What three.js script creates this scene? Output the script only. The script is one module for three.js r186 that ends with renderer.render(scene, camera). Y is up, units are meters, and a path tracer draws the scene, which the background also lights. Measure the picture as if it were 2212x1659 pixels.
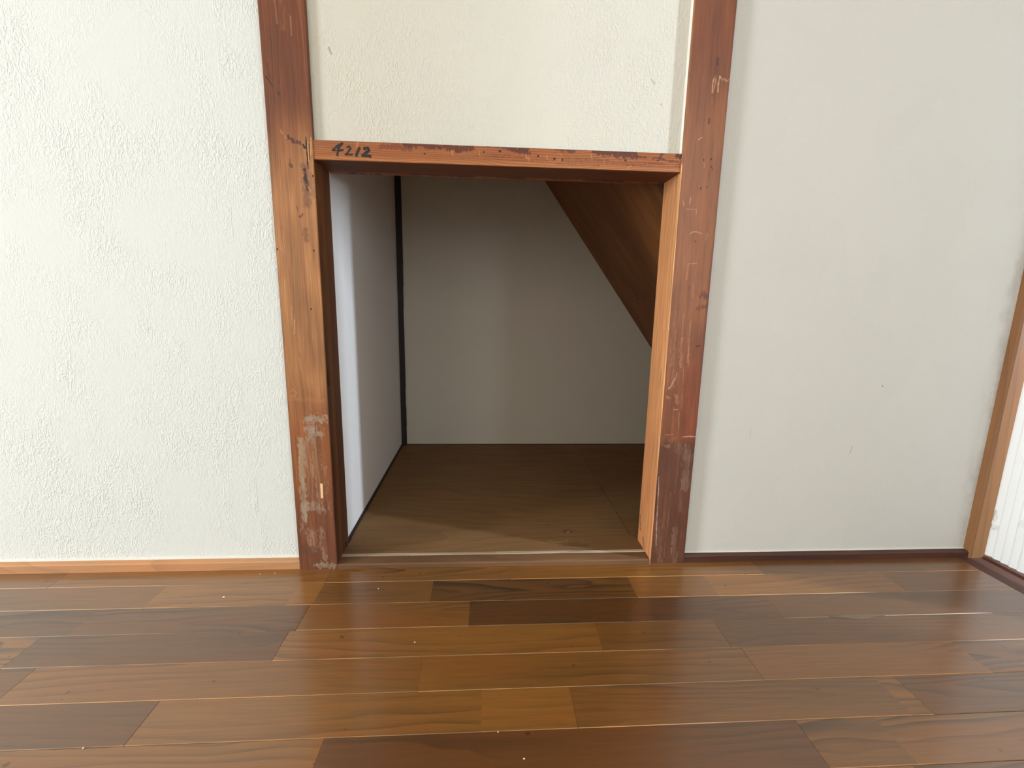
import * as THREE from 'three';
import { RectAreaLightUniformsLib } from 'three/addons/lights/RectAreaLightUniformsLib.js';
import { mergeGeometries } from 'three/addons/utils/BufferGeometryUtils.js';
import { Brush, Evaluator, SUBTRACTION } from 'three-bvh-csg';

// ---------------------------------------------------------------- camera, light, exposure
const scene = new THREE.Scene();
scene.background = new THREE.Color(0.55, 0.62, 0.7);
const camera = new THREE.PerspectiveCamera(80.385, 2212 / 1659, 0.02, 40);
camera.position.set(-0.0345, 0.687, 1.0801);
camera.rotation.order = 'YXZ';
camera.rotation.set(-0.18452, -0.06109, 0.01795);
scene.add(camera);

const renderer = new THREE.WebGLRenderer({ antialias: true });
renderer.toneMapping = THREE.LinearToneMapping;
renderer.toneMappingExposure = 1.37;
renderer.shadowMap.enabled = true;
RectAreaLightUniformsLib.init();

// daylight through the three frosted windows: [x, y, z], faces, width, height, colour, intensity
const WINDOWS = [
  { name: 'window_1', at: [-4.5, 1.4, 1.95], dir: [1, 0, 0], w: 0.95, h: 1.9, color: [0.9, 0.96, 1.0], power: 22 },
  { name: 'window_2', at: [-1.6, 1.45, 3.6], dir: [0, 0, -1], w: 1.2, h: 1.5, color: [1.0, 0.97, 0.9], power: 0.75 },
  { name: 'window_3', at: [2.9, 1.45, 0.87], dir: [-1, 0, 0], w: 0.2, h: 1.3, color: [0.72, 0.85, 1.0], power: 165 },
  { name: 'window_4', at: [1.42, 1.35, 2.75], dir: [-1, 0, 0], w: 0.9, h: 1.2, color: [0.8, 0.9, 1.0], power: 6.5 },
];

// ---------------------------------------------------------------- noise, helpers
function rng(seed) { let s = seed >>> 0; return () => { s = (s + 0x6D2B79F5) >>> 0; let t = s; t = Math.imul(t ^ (t >>> 15), t | 1); t ^= t + Math.imul(t ^ (t >>> 7), t | 61); return ((t ^ (t >>> 14)) >>> 0) / 4294967296; }; }
const TAB = (() => { const r = rng(11), a = new Float32Array(65536); for (let i = 0; i < 65536; i++) a[i] = r() * 2 - 1; return a; })();
const hash = (i, j, s) => TAB[((i * 73 + j * 9277 + s * 3571) ^ ((i * 31) >> 3) ^ (j << 5)) & 65535];
function noise(x, y, s = 0) {               // value noise, -1..1
  const i = Math.floor(x), j = Math.floor(y), fx = x - i, fy = y - j;
  const u = fx * fx * (3 - 2 * fx), v = fy * fy * (3 - 2 * fy);
  const a = hash(i, j, s), b = hash(i + 1, j, s), c = hash(i, j + 1, s), d = hash(i + 1, j + 1, s);
  return a + (b - a) * u + (c - a) * v + (a - b - c + d) * u * v;
}
const fbm = (x, y, s, n = 3) => { let t = 0, a = 0.5, f = 1; for (let k = 0; k < n; k++) { t += a * noise(x * f, y * f, s + k * 17); f *= 2.03; a *= 0.5; } return t; };
const clamp = (x, a = 0, b = 1) => Math.min(b, Math.max(a, x));
const sstep = (a, b, x) => { const t = clamp((x - a) / (b - a)); return t * t * (3 - 2 * t); };
const mix3 = (a, b, t) => [a[0] + (b[0] - a[0]) * t, a[1] + (b[1] - a[1]) * t, a[2] + (b[2] - a[2]) * t];

// a painted surface: colours in sRGB 0..255, coordinates in metres, with a height channel for its relief
class Paint {
  constructor(w, h, mw, mh) { this.w = w; this.h = h; this.mw = mw; this.mh = mh; this.c = new Float32Array(w * h * 3); this.b = new Float32Array(w * h).fill(0.5); }
  fill(f) {
    for (let j = 0; j < this.h; j++) for (let i = 0; i < this.w; i++) {
      const k = j * this.w + i, q = f((i + 0.5) / this.w * this.mw, (j + 0.5) / this.h * this.mh, k);
      this.c[k * 3] = q[0]; this.c[k * 3 + 1] = q[1]; this.c[k * 3 + 2] = q[2];
      if (q.length > 3) this.b[k] = q[3];
    }
    return this;
  }
  // a stroke or rub of given width along a path; streak > 0 breaks it up along the path's long axis
  stroke(pts, width, color, alpha, { rough = 0.25, streak = 0, seed = 1, soft = 0.35, bump = 0, freq = 260, along = 24 } = {}) {
    let x0 = 1e9, x1 = -1e9, y0 = 1e9, y1 = -1e9;
    for (const [x, y] of pts) { x0 = Math.min(x0, x); x1 = Math.max(x1, x); y0 = Math.min(y0, y); y1 = Math.max(y1, y); }
    const m = width * 1.2, sx = this.w / this.mw, sy = this.h / this.mh, r = width / 2;
    const i0 = Math.max(0, Math.floor((x0 - m) * sx)), i1 = Math.min(this.w - 1, Math.ceil((x1 + m) * sx));
    const j0 = Math.max(0, Math.floor((y0 - m) * sy)), j1 = Math.min(this.h - 1, Math.ceil((y1 + m) * sy));
    for (let j = j0; j <= j1; j++) for (let i = i0; i <= i1; i++) {
      const x = (i + 0.5) / sx, y = (j + 0.5) / sy;
      let d = 1e9;
      for (let k = 0; k < Math.max(1, pts.length - 1); k++) {
        const a = pts[k], b = pts[k + 1] || a, vx = b[0] - a[0], vy = b[1] - a[1], l = vx * vx + vy * vy;
        const t = l ? clamp(((x - a[0]) * vx + (y - a[1]) * vy) / l) : 0;
        d = Math.min(d, Math.hypot(x - a[0] - vx * t, y - a[1] - vy * t));
      }
      d += rough * r * noise(x * 300, y * 160, seed);
      let t = alpha * (1 - sstep(r * (1 - soft), r * (1 + soft * 0.3), d));
      if (t <= 0.003) continue;
      if (streak) t *= clamp(1 - streak * (0.5 + 0.9 * noise(x * freq, y * along, seed + 5) + 0.4 * noise(x * freq * 2.3, y * along * 3, seed + 9)));
      const k = j * this.w + i;
      for (let q = 0; q < 3; q++) this.c[k * 3 + q] += (color[q] - this.c[k * 3 + q]) * t;
      this.b[k] += bump * t;
    }
    return this;
  }
  rect(x0, y0, x1, y1, color, alpha, o = {}) { const w = Math.min(x1 - x0, y1 - y0), v = (y1 - y0) > (x1 - x0); return this.stroke(v ? [[(x0 + x1) / 2, y0 + w / 2], [(x0 + x1) / 2, y1 - w / 2]] : [[x0 + w / 2, (y0 + y1) / 2], [x1 - w / 2, (y0 + y1) / 2]], w, color, alpha, o); }
  map() {
    const d = new Uint8Array(this.w * this.h * 4);
    for (let k = 0; k < this.w * this.h; k++) { for (let q = 0; q < 3; q++) d[k * 4 + q] = clamp(Math.round(this.c[k * 3 + q]), 0, 255); d[k * 4 + 3] = 255; }
    return tex(d, this.w, this.h, true);
  }
  bump() {
    const d = new Uint8Array(this.w * this.h * 4);
    for (let k = 0; k < this.w * this.h; k++) { const v = clamp(Math.round(this.b[k] * 255), 0, 255); d[k * 4] = d[k * 4 + 1] = d[k * 4 + 2] = v; d[k * 4 + 3] = 255; }
    return tex(d, this.w, this.h, false);
  }
}
function tex(d, w, h, srgb) {
  const t = new THREE.DataTexture(d, w, h, THREE.RGBAFormat);
  t.wrapS = t.wrapT = THREE.RepeatWrapping; t.magFilter = THREE.LinearFilter; t.minFilter = THREE.LinearMipmapLinearFilter; t.generateMipmaps = true;
  if (srgb) t.colorSpace = THREE.SRGBColorSpace;
  t.needsUpdate = true;
  return t;
}
const C = (r, g, b) => new THREE.Color(`rgb(${r},${g},${b})`);

// wood grain: x across, y along the board; returns about -1..1, dark lines negative
function grain(x, y, s, { rings = 55, warp = 1, fine = 1, wave = 1 } = {}) {
  const d = x * rings + warp * (1.6 * noise(x * 9, y * 1.7 * wave, s) + 0.8 * noise(x * 24, y * 4.5 * wave, s + 3));
  const f = d - Math.floor(d);
  const late = Math.pow(f, 3.2) - 0.24;                                        // slow rise to late wood, sharp fall
  const fib = noise(x * 900, y * 14, s + 7) * 0.5 + noise(x * 380, y * 5, s + 8) * 0.6;
  return -late * 1.1 + fib * 0.32 * fine + 0.35 * noise(x * 40, y * 2.2, s + 11);
}

const numbers = {};
const numbered = n => { const k = numbers[n] = (numbers[n] ?? -1) + 1; return k ? `${n}_${String(k).padStart(3, '0')}` : n; };
function shade(o) { o.castShadow = true; o.receiveShadow = true; return o; }
function mesh(name, geometry, material, parent = scene) { const o = shade(new THREE.Mesh(geometry, material)); o.name = parent === scene ? numbered(name) : name; parent.add(o); return o; }
function part(name, geometry, material, parent) { const used = parent.children.filter(c => c.name.replace(/_\d{3}$/, '') === name).length; const o = mesh(name, geometry, material, parent); if (used) o.name = `${name}_${String(used).padStart(3, '0')}`; return o; }
function group(name) { const g = new THREE.Group(); g.name = numbered(name); scene.add(g); return g; }
function structure(o) { o.userData.kind = 'structure'; return o; }
function tag(o, label, category, grp) { o.userData.label = label; o.userData.category = category; if (grp) o.userData.group = grp; return o; }

// box with uv in metres (x or z across, y or z up), shifted by off
function box(x0, y0, z0, x1, y1, z1, off = [0, 0], scale = 1) {
  const g = new THREE.BoxGeometry(x1 - x0, y1 - y0, z1 - z0).translate((x0 + x1) / 2, (y0 + y1) / 2, (z0 + z1) / 2);
  const p = g.attributes.position, n = g.attributes.normal, uv = g.attributes.uv;
  for (let i = 0; i < p.count; i++) {
    const ax = Math.abs(n.getX(i)), ay = Math.abs(n.getY(i));
    const u = ax > 0.5 ? p.getZ(i) : p.getX(i), v = ay > 0.5 ? p.getZ(i) : p.getY(i);
    uv.setXY(i, (u + off[0]) * scale, (v + off[1]) * scale);
  }
  return g;
}
// any closed profile [[a, b], ...] pushed along an axis; uv runs round the profile from its first corner (u) and along it (v)
function prism(profile, place, from, to, { across = 1, along = 1, swap = false, v0 = 0 } = {}) {
  const P = [], N = [], U = [], n = profile.length, V = new THREE.Vector3();
  const at = (q, t) => place(q[0], q[1], t);
  let u = 0;
  const push = (pts, uvs) => {
    const [a, b, c] = pts.map(q => new THREE.Vector3(...q)); const nn = b.clone().sub(a).cross(c.clone().sub(a)).normalize();
    for (let k = 0; k < 3; k++) { P.push(...pts[k]); N.push(nn.x, nn.y, nn.z); U.push(...uvs[k]); }
  };
  for (let k = 0; k < n; k++) {
    const a = profile[k], b = profile[(k + 1) % n], l = Math.hypot(b[0] - a[0], b[1] - a[1]);
    const w = (s, t) => swap ? [(t - v0) * along, s * across] : [s * across, (t - v0) * along];
    push([at(a, from), at(b, from), at(b, to)], [w(u, from), w(u + l, from), w(u + l, to)]);
    push([at(a, from), at(b, to), at(a, to)], [w(u, from), w(u + l, to), w(u, to)]);
    u += l;
  }
  const tri = THREE.ShapeUtils.triangulateShape(profile.map(q => new THREE.Vector2(...q)), []);
  for (const [i, j, k] of tri) for (const t of [from, to]) {
    const p3 = [i, j, k].map(m => at(profile[m], t)), uv = [i, j, k].map(m => [profile[m][0] * across, profile[m][1] * across]);
    push(p3, uv);
  }
  const g = new THREE.BufferGeometry();
  g.setAttribute('position', new THREE.Float32BufferAttribute(P, 3)); g.setAttribute('normal', new THREE.Float32BufferAttribute(N, 3)); g.setAttribute('uv', new THREE.Float32BufferAttribute(U, 2));
  fixOutward(g);
  return g;
}
function fixOutward(g) {          // turn triangles whose normal points at the middle of a convex solid
  g.computeBoundingBox(); const c = g.boundingBox.getCenter(new THREE.Vector3()), p = g.attributes.position, n = g.attributes.normal, uv = g.attributes.uv;
  const a = new THREE.Vector3(), m = new THREE.Vector3();
  for (let i = 0; i < p.count; i += 3) {
    a.set(0, 0, 0); for (let k = 0; k < 3; k++) a.add(m.fromBufferAttribute(p, i + k)); a.divideScalar(3).sub(c);
    if (a.x * n.getX(i) + a.y * n.getY(i) + a.z * n.getZ(i) < 0) {
      for (const [at, s] of [[p, 3], [uv, 2]]) for (let q = 0; q < s; q++) { const t = at.array[(i + 1) * s + q]; at.array[(i + 1) * s + q] = at.array[(i + 2) * s + q]; at.array[(i + 2) * s + q] = t; }
      const nx = -n.getX(i), ny = -n.getY(i), nz = -n.getZ(i); for (let k = 0; k < 3; k++) n.setXYZ(i + k, nx, ny, nz);
    }
  }
}
// rectangle with chamfered corners, going left side, front, right side, back (a: x, b: z)
const squareProfile = (x0, x1, z0, z1, c) => [[x0, z0 + c], [x0, z1 - c], [x0 + c, z1], [x1 - c, z1], [x1, z1 - c], [x1, z0 + c], [x1 - c, z0], [x0 + c, z0]];
const frontProfile = (x0, x1, z0, z1, c) => [[x0 + c, z1], [x1 - c, z1], [x1, z1 - c], [x1, z0 + c], [x1 - c, z0], [x0 + c, z0], [x0, z0 + c], [x0, z1 - c]];

// ---------------------------------------------------------------- measures (metres; the front of the posts is z = 0)
const HALF = 0.4545, PW = 0.0943, DEPTH = 0.1;
const IN = HALF - PW / 2, OUT = HALF + PW / 2;        // 0.40735, 0.50165
const P3 = HALF * 3 - PW / 2;                         // third post's left edge, 1.316
const LINTEL0 = 0.9768, LINTEL1 = 1.0172;
const CEIL = 2.4, ROOM_L = -4.5, ROOM_R = 1.42, ROOM_F = 3.6, BACK = -0.97;
const SILL = 0.013;

// ---------------------------------------------------------------- materials
// wallpaper relief
const reliefSide = 1.4;
const relief = new Paint(2048, 2048, reliefSide, reliefSide).fill((x, y) => {
  const wx = x + 0.0026 * noise(x * 110, y * 70, 1), wy = y + 0.004 * noise(x * 90, y * 60, 2);
  const patch = 0.62 + 0.5 * noise(x * 9, y * 6, 3) + 0.35 * noise(x * 28, y * 18, 4);
  const r1 = 1 - Math.abs(noise(wx * 250, wy * 125, 5)), r2 = 1 - Math.abs(noise(wx * 430, wy * 230, 6));
  const f = noise(x * 560, y * 480, 8);
  const h = 0.36 + clamp(patch, 0.15, 1.2) * (0.42 * r1 * r1 * r1 + 0.22 * r2 * r2) + 0.045 * f;
  return [255, 255, 255, h];
}).bump();
const fineRelief = new Paint(2048, 2048, reliefSide, reliefSide).fill((x, y) => [255, 255, 255, 0.5 + 0.22 * noise(x * 330, y * 300, 14) + 0.2 * noise(x * 560, y * 540, 15) + 0.12 * noise(x * 90, y * 70, 16)]).bump();
function wallpaper(bump, color, map, bumpMap = relief) {
  const m = new THREE.MeshStandardMaterial({ color, roughness: 0.82, bumpMap, bumpScale: bump });
  if (map) m.map = map;
  return m;
}
const WS = 1 / reliefSide;
const paperClosetSide = wallpaper(0.0004, C(226, 222, 218), null, fineRelief);
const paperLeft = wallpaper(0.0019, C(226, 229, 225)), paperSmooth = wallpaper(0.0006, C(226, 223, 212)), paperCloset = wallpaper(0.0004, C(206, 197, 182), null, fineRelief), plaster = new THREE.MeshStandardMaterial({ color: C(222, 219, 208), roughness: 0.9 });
// upper panel and right wall carry a few small smudges
const spots = new Paint(1024, 1024, reliefSide, reliefSide).fill((x, y) => { const t = 2.2 * fbm(x * 5, y * 5, 40); return [215 + t, 210 + t, 197 + t * 0.6]; });
spots.stroke([[0.333, 0.201], [0.338, 0.188]], 0.003, [150, 150, 138], 0.8).stroke([[1.028, 0.17], [1.036, 0.161]], 0.004, [160, 158, 145], 0.5).stroke([[1.054, 0.121], [1.055, 0.119]], 0.0035, [150, 148, 138], 0.7);
const paperUpper = wallpaper(0.0015, C(255, 255, 255), spots.map());
const spotsR = new Paint(1024, 1024, reliefSide, reliefSide).fill((x, y) => {
  const e = sstep(0.775, 0.815, x + 0.012 * noise(x * 40, y * 30, 50)) * clamp(0.5 + 0.8 * noise(x * 60, y * 14, 51) + 0.4 * noise(x * 160, y * 90, 52)) * 0.28;    // grime rubbed along the corner
  const t = 2 * fbm(x * 5, y * 5, 53);
  return mix3([221 + t, 219 + t, 214 + t], [150, 146, 134], e);
});
spotsR.stroke([[0.495, 0.483], [0.4965, 0.481]], 0.003, [120, 118, 112], 0.8).stroke([[0.44, 0.32], [0.436, 0.3]], 0.004, [178, 177, 170], 0.5).stroke([[0.155, 0.37], [0.157, 0.34]], 0.002, [190, 188, 180], 0.5);
const paperRight = wallpaper(0.0005, C(255, 255, 255), spotsR.map(), fineRelief);

// left post: front first (u 0..0.094), then its inner side
const PT = { w: 0.256, h: 1.42 };
const postLeftPaint = new Paint(512, 2048, PT.w, PT.h).fill((x, y) => {
  const inner = x > 0.0935;
  const gx = inner ? x * 0.8 : x;
  const g = grain(gx, y, inner ? 71 : 60, { rings: inner ? 34 : 62, warp: 0.9, wave: 0.8 });
  const big = fbm(x * 14, y * 3.2, 62), blotch = fbm(x * 30, y * 9, 64);
  let c;
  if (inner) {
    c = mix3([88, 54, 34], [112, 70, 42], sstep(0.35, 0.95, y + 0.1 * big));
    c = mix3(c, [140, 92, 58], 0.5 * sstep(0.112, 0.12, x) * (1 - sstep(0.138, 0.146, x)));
  } else {
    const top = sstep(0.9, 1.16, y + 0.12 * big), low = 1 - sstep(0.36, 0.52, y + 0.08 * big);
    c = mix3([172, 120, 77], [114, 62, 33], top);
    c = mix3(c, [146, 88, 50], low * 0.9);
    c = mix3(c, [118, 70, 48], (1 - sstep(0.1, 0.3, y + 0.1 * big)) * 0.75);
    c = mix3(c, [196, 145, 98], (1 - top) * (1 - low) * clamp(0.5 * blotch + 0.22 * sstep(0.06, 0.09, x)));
  }
  const k = 1 + 0.075 * g + 0.14 * blotch + 0.07 * noise(x * 620, y * 22, 66) + 0.05 * noise(x * 240, y * 7, 67);
  return [c[0] * k, c[1] * k * (1 + 0.02 * g), c[2] * k, 0.5 + 0.16 * g];
});
{
  const p = postLeftPaint, X = OUT, S = (L, w, col, a, o) => p.stroke(L.map(([x, y]) => [x + X, y]), w, col, a, o);
  // worn pale streaks at the top
  S([[-0.469, 1.28], [-0.467, 1.235]], 0.006, [170, 112, 70], 0.6, { streak: 0.6, seed: 3 }); S([[-0.455, 1.29], [-0.455, 1.228]], 0.012, [165, 105, 64], 0.5, { streak: 0.8, seed: 4 }); S([[-0.439, 1.25], [-0.439, 1.215]], 0.003, [190, 130, 85], 0.6);
  S([[-0.419, 1.3], [-0.414, 1.1]], 0.003, [160, 95, 62], 0.5);
  S([[-0.497, 1.135], [-0.49, 1.128], [-0.484, 1.118]], 0.003, [52, 26, 14], 0.85, { bump: -0.3 }); S([[-0.474, 1.106], [-0.473, 1.103]], 0.004, [60, 28, 14], 0.8);
  S([[-0.492, 1.16], [-0.49, 1.13]], 0.004, [70, 36, 20], 0.6, { streak: 0.5 });
  // purple smear of an old marker, dents
  S([[-0.457, 1.018], [-0.45, 1.013]], 0.009, [70, 30, 38], 0.75, { rough: 0.8, seed: 8 }); S([[-0.449, 1.012], [-0.437, 1.009]], 0.007, [78, 34, 40], 0.65, { rough: 0.9, seed: 9 }); S([[-0.474, 1.032], [-0.471, 1.026]], 0.005, [200, 150, 120], 0.5); S([[-0.466, 1.021], [-0.462, 1.017]], 0.004, [190, 140, 110], 0.5);
  // split corner beside the lintel
  S([[-0.4225, 1.02], [-0.4215, 0.957]], 0.0035, [52, 25, 12], 0.95, { bump: -0.5, rough: 0.5 }); S([[-0.4165, 1.008], [-0.4175, 0.975]], 0.0026, [60, 30, 15], 0.8, { bump: -0.4 }); S([[-0.419, 1.012], [-0.4195, 0.972]], 0.002, [225, 175, 120], 0.9); S([[-0.414, 1.01], [-0.415, 0.985]], 0.0022, [222, 170, 118], 0.8); S([[-0.412, 1.02], [-0.4105, 0.99]], 0.004, [214, 165, 118], 0.7, { streak: 0.4 });
  S([[-0.429, 1.006], [-0.427, 1.0]], 0.004, [40, 18, 10], 0.9, { bump: -0.4 });
  // dark stain
  S([[-0.4285, 0.962], [-0.4275, 0.885]], 0.017, [110, 76, 62], 0.6, { rough: 0.6, soft: 0.8, seed: 12 }); S([[-0.4295, 0.955], [-0.427, 0.915]], 0.0065, [42, 22, 18], 0.85, { rough: 0.9, soft: 0.8, seed: 13 }); S([[-0.416, 0.945], [-0.413, 0.9]], 0.008, [140, 100, 84], 0.5, { rough: 0.7 });
  for (const [x, y, r] of [[-0.4125, 0.943, 0.0028], [-0.42, 0.786, 0.0032], [-0.4995, 0.787, 0.003], [-0.434, 0.656, 0.003], [-0.425, 1.0, 0.0034]]) S([[x, y + 0.001], [x, y - 0.001]], r, [26, 12, 6], 0.95, { bump: -0.5, rough: 0.2 });
  S([[-0.459, 0.964], [-0.457, 0.96]], 0.0075, [96, 58, 34], 0.75, { rough: 0.7 }); S([[-0.459, 0.975], [-0.459, 0.965]], 0.003, [105, 66, 40], 0.6);
  S([[-0.446, 0.858], [-0.44, 0.863]], 0.006, [110, 68, 40], 0.75, { rough: 0.8 }); S([[-0.452, 0.88], [-0.449, 0.87]], 0.003, [112, 70, 42], 0.6); S([[-0.436, 0.83], [-0.436, 0.81]], 0.013, [116, 74, 48], 0.5, { rough: 0.7, soft: 0.8 });
  for (const [x, y] of [[-0.495, 0.81], [-0.49, 0.8], [-0.485, 0.8]]) S([[x, y + 0.025], [x + 0.002, y - 0.025]], 0.002, [214, 168, 124], 0.6, { streak: 0.5 });
  for (const [x, y] of [[-0.495, 0.705], [-0.489, 0.7], [-0.472, 0.62], [-0.43, 0.71], [-0.478, 0.64]]) S([[x, y + 0.022], [x - 0.001, y - 0.02]], 0.003, [205, 158, 112], 0.5, { streak: 0.6, seed: (x * -1000) | 0 });
  S([[-0.473, 0.632], [-0.476, 0.599]], 0.0018, [226, 180, 130], 0.8); S([[-0.469, 0.545], [-0.467, 0.53], [-0.465, 0.513]], 0.004, [205, 150, 105], 0.6, { rough: 0.6 });
  S([[-0.494, 0.462], [-0.489, 0.467], [-0.48, 0.462], [-0.485, 0.452], [-0.494, 0.455]], 0.004, [196, 142, 98], 0.45, { rough: 0.6 }); S([[-0.494, 0.446], [-0.42, 0.441]], 0.012, [190, 134, 90], 0.4, { rough: 0.6, streak: 0.5, freq: 120, along: 200 });
  // grey filler rubbed on near the foot
  const F = [172, 164, 160];
  S([[-0.45, 0.4], [-0.42, 0.395]], 0.02, F, 0.75, { rough: 0.9, streak: 0.35, seed: 21, freq: 130, along: 120 }); S([[-0.458, 0.385], [-0.452, 0.355]], 0.028, F, 0.75, { rough: 0.8, streak: 0.5, seed: 22, freq: 160, along: 70 }); S([[-0.44, 0.372], [-0.432, 0.36]], 0.02, F, 0.6, { rough: 1, streak: 0.5, seed: 23, freq: 160, along: 100 });
  S([[-0.4785, 0.345], [-0.48, 0.25], [-0.4805, 0.14]], 0.0165, [180, 172, 160], 0.8, { rough: 0.5, streak: 0.35, seed: 24, freq: 180, along: 30 });
  S([[-0.462, 0.34], [-0.462, 0.17]], 0.02, F, 0.55, { rough: 0.7, streak: 1.0, seed: 25, freq: 230, along: 18 }); S([[-0.443, 0.34], [-0.443, 0.17]], 0.02, F, 0.5, { rough: 0.7, streak: 1.15, seed: 26, freq: 260, along: 18 });
  S([[-0.462, 0.175], [-0.44, 0.165]], 0.024, F, 0.6, { rough: 0.8, streak: 0.5, seed: 27, freq: 160, along: 90 }); S([[-0.424, 0.27], [-0.42, 0.15]], 0.012, F, 0.35, { rough: 1, streak: 1, seed: 28, along: 40 });
  S([[-0.486, 0.13], [-0.484, 0.09]], 0.017, F, 0.45, { rough: 0.9, streak: 0.9, seed: 29, along: 60 }); S([[-0.466, 0.105], [-0.464, 0.055]], 0.02, F, 0.55, { rough: 0.8, streak: 0.8, seed: 30, along: 40 }); S([[-0.444, 0.11], [-0.44, 0.03]], 0.017, F, 0.55, { rough: 0.8, streak: 0.9, seed: 31, along: 40 });
  S([[-0.455, 0.012], [-0.42, 0.008]], 0.018, [164, 158, 150], 0.75, { rough: 0.9, streak: 0.5, seed: 32, freq: 140, along: 140 }); S([[-0.49, 0.06], [-0.46, 0.04]], 0.03, [100, 66, 50], 0.6, { rough: 0.9, seed: 33 });
  // pale fresh chip
  S([[-0.436, 0.23], [-0.4365, 0.196]], 0.0065, [255, 222, 180], 1, { rough: 0.15, soft: 0.15, bump: -0.2 });
  // inner side: rubbed pale patches near the top
  const I = (L, w, col, a, o) => p.stroke(L.map(([z, y]) => [PW - z, y]), w, col, a, o);
  I([[-0.012, 0.925], [-0.018, 0.9]], 0.012, [165, 118, 80], 0.5, { rough: 0.8, streak: 0.5, seed: 36 }); I([[-0.03, 0.97], [-0.03, 0.9]], 0.04, [120, 84, 48], 0.4, { soft: 0.9, rough: 0.8 });
}
// right post: inner side first (u 0..0.122), then its front
const postRightPaint = new Paint(512, 2048, PT.w, PT.h).fill((x, y) => {
  const inner = x < DEPTH - 0.0005, fx = x - DEPTH;
  const big = fbm(x * 13, y * 3, 82), blotch = fbm(x * 34, y * 10, 84);
  if (inner) {                                      // bare, pale orange wood with bold flame grain near the front edge
    const cx = (x - 0.075) * 34, d = Math.sqrt(cx * cx + 0.02) * 1.9 + 2.2 * (y % 0.62) + 1.1 * noise(x * 16, y * 3, 85) + 0.5 * noise(x * 46, y * 9, 86);
    const f = d - Math.floor(d), late = Math.pow(f, 2.6), rough = noise(x * 800, y * 16, 87);
    const amp = 0.35 + 0.65 * sstep(0.05, 0.08, x);
    const k = 1 + 0.24 * (0.35 - late) * amp + 0.05 * rough + 0.07 * blotch;
    const c = mix3(mix3([220, 158, 110], [234, 176, 124], sstep(0.06, 0.115, x)), [196, 128, 86], clamp(0.5 * big + 0.35 * sstep(0.5, 0.3, y)));
    const u = sstep(0.99, 1.0, y); return [c[0] * k * (1 - 0.38 * u), c[1] * k * (1 - 0.45 * u), c[2] * k * (1 - 0.5 * u), 0.5 - 0.18 * late * amp + 0.05 * rough];
  }
  const g = grain(x, y, 90, { rings: 48, warp: 0.8, wave: 0.7, fine: 0.8 });
  let c = mix3([142, 90, 60], [122, 70, 44], sstep(1.0, 1.25, y + 0.1 * big));
  c = mix3(c, [128, 70, 44], clamp(1 - sstep(0.45, 0.7, y + 0.06 * big)) * (0.55 + 0.45 * sstep(0.03, 0.06, fx)));
  c = mix3(c, [100, 60, 42], 1 - sstep(0.315, 0.345, y + 0.02 * big));
  c = mix3(c, [96, 48, 32], 0.7 * sstep(0.084, 0.093, fx + 0.004 * big));
  const k = 1 + 0.04 * g + 0.15 * blotch + 0.05 * noise(x * 620, y * 36, 92) + 0.04 * noise(x * 200, y * 9, 93);
  return [c[0] * k, c[1] * k, c[2] * k, 0.5 + 0.08 * g];
});
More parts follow.
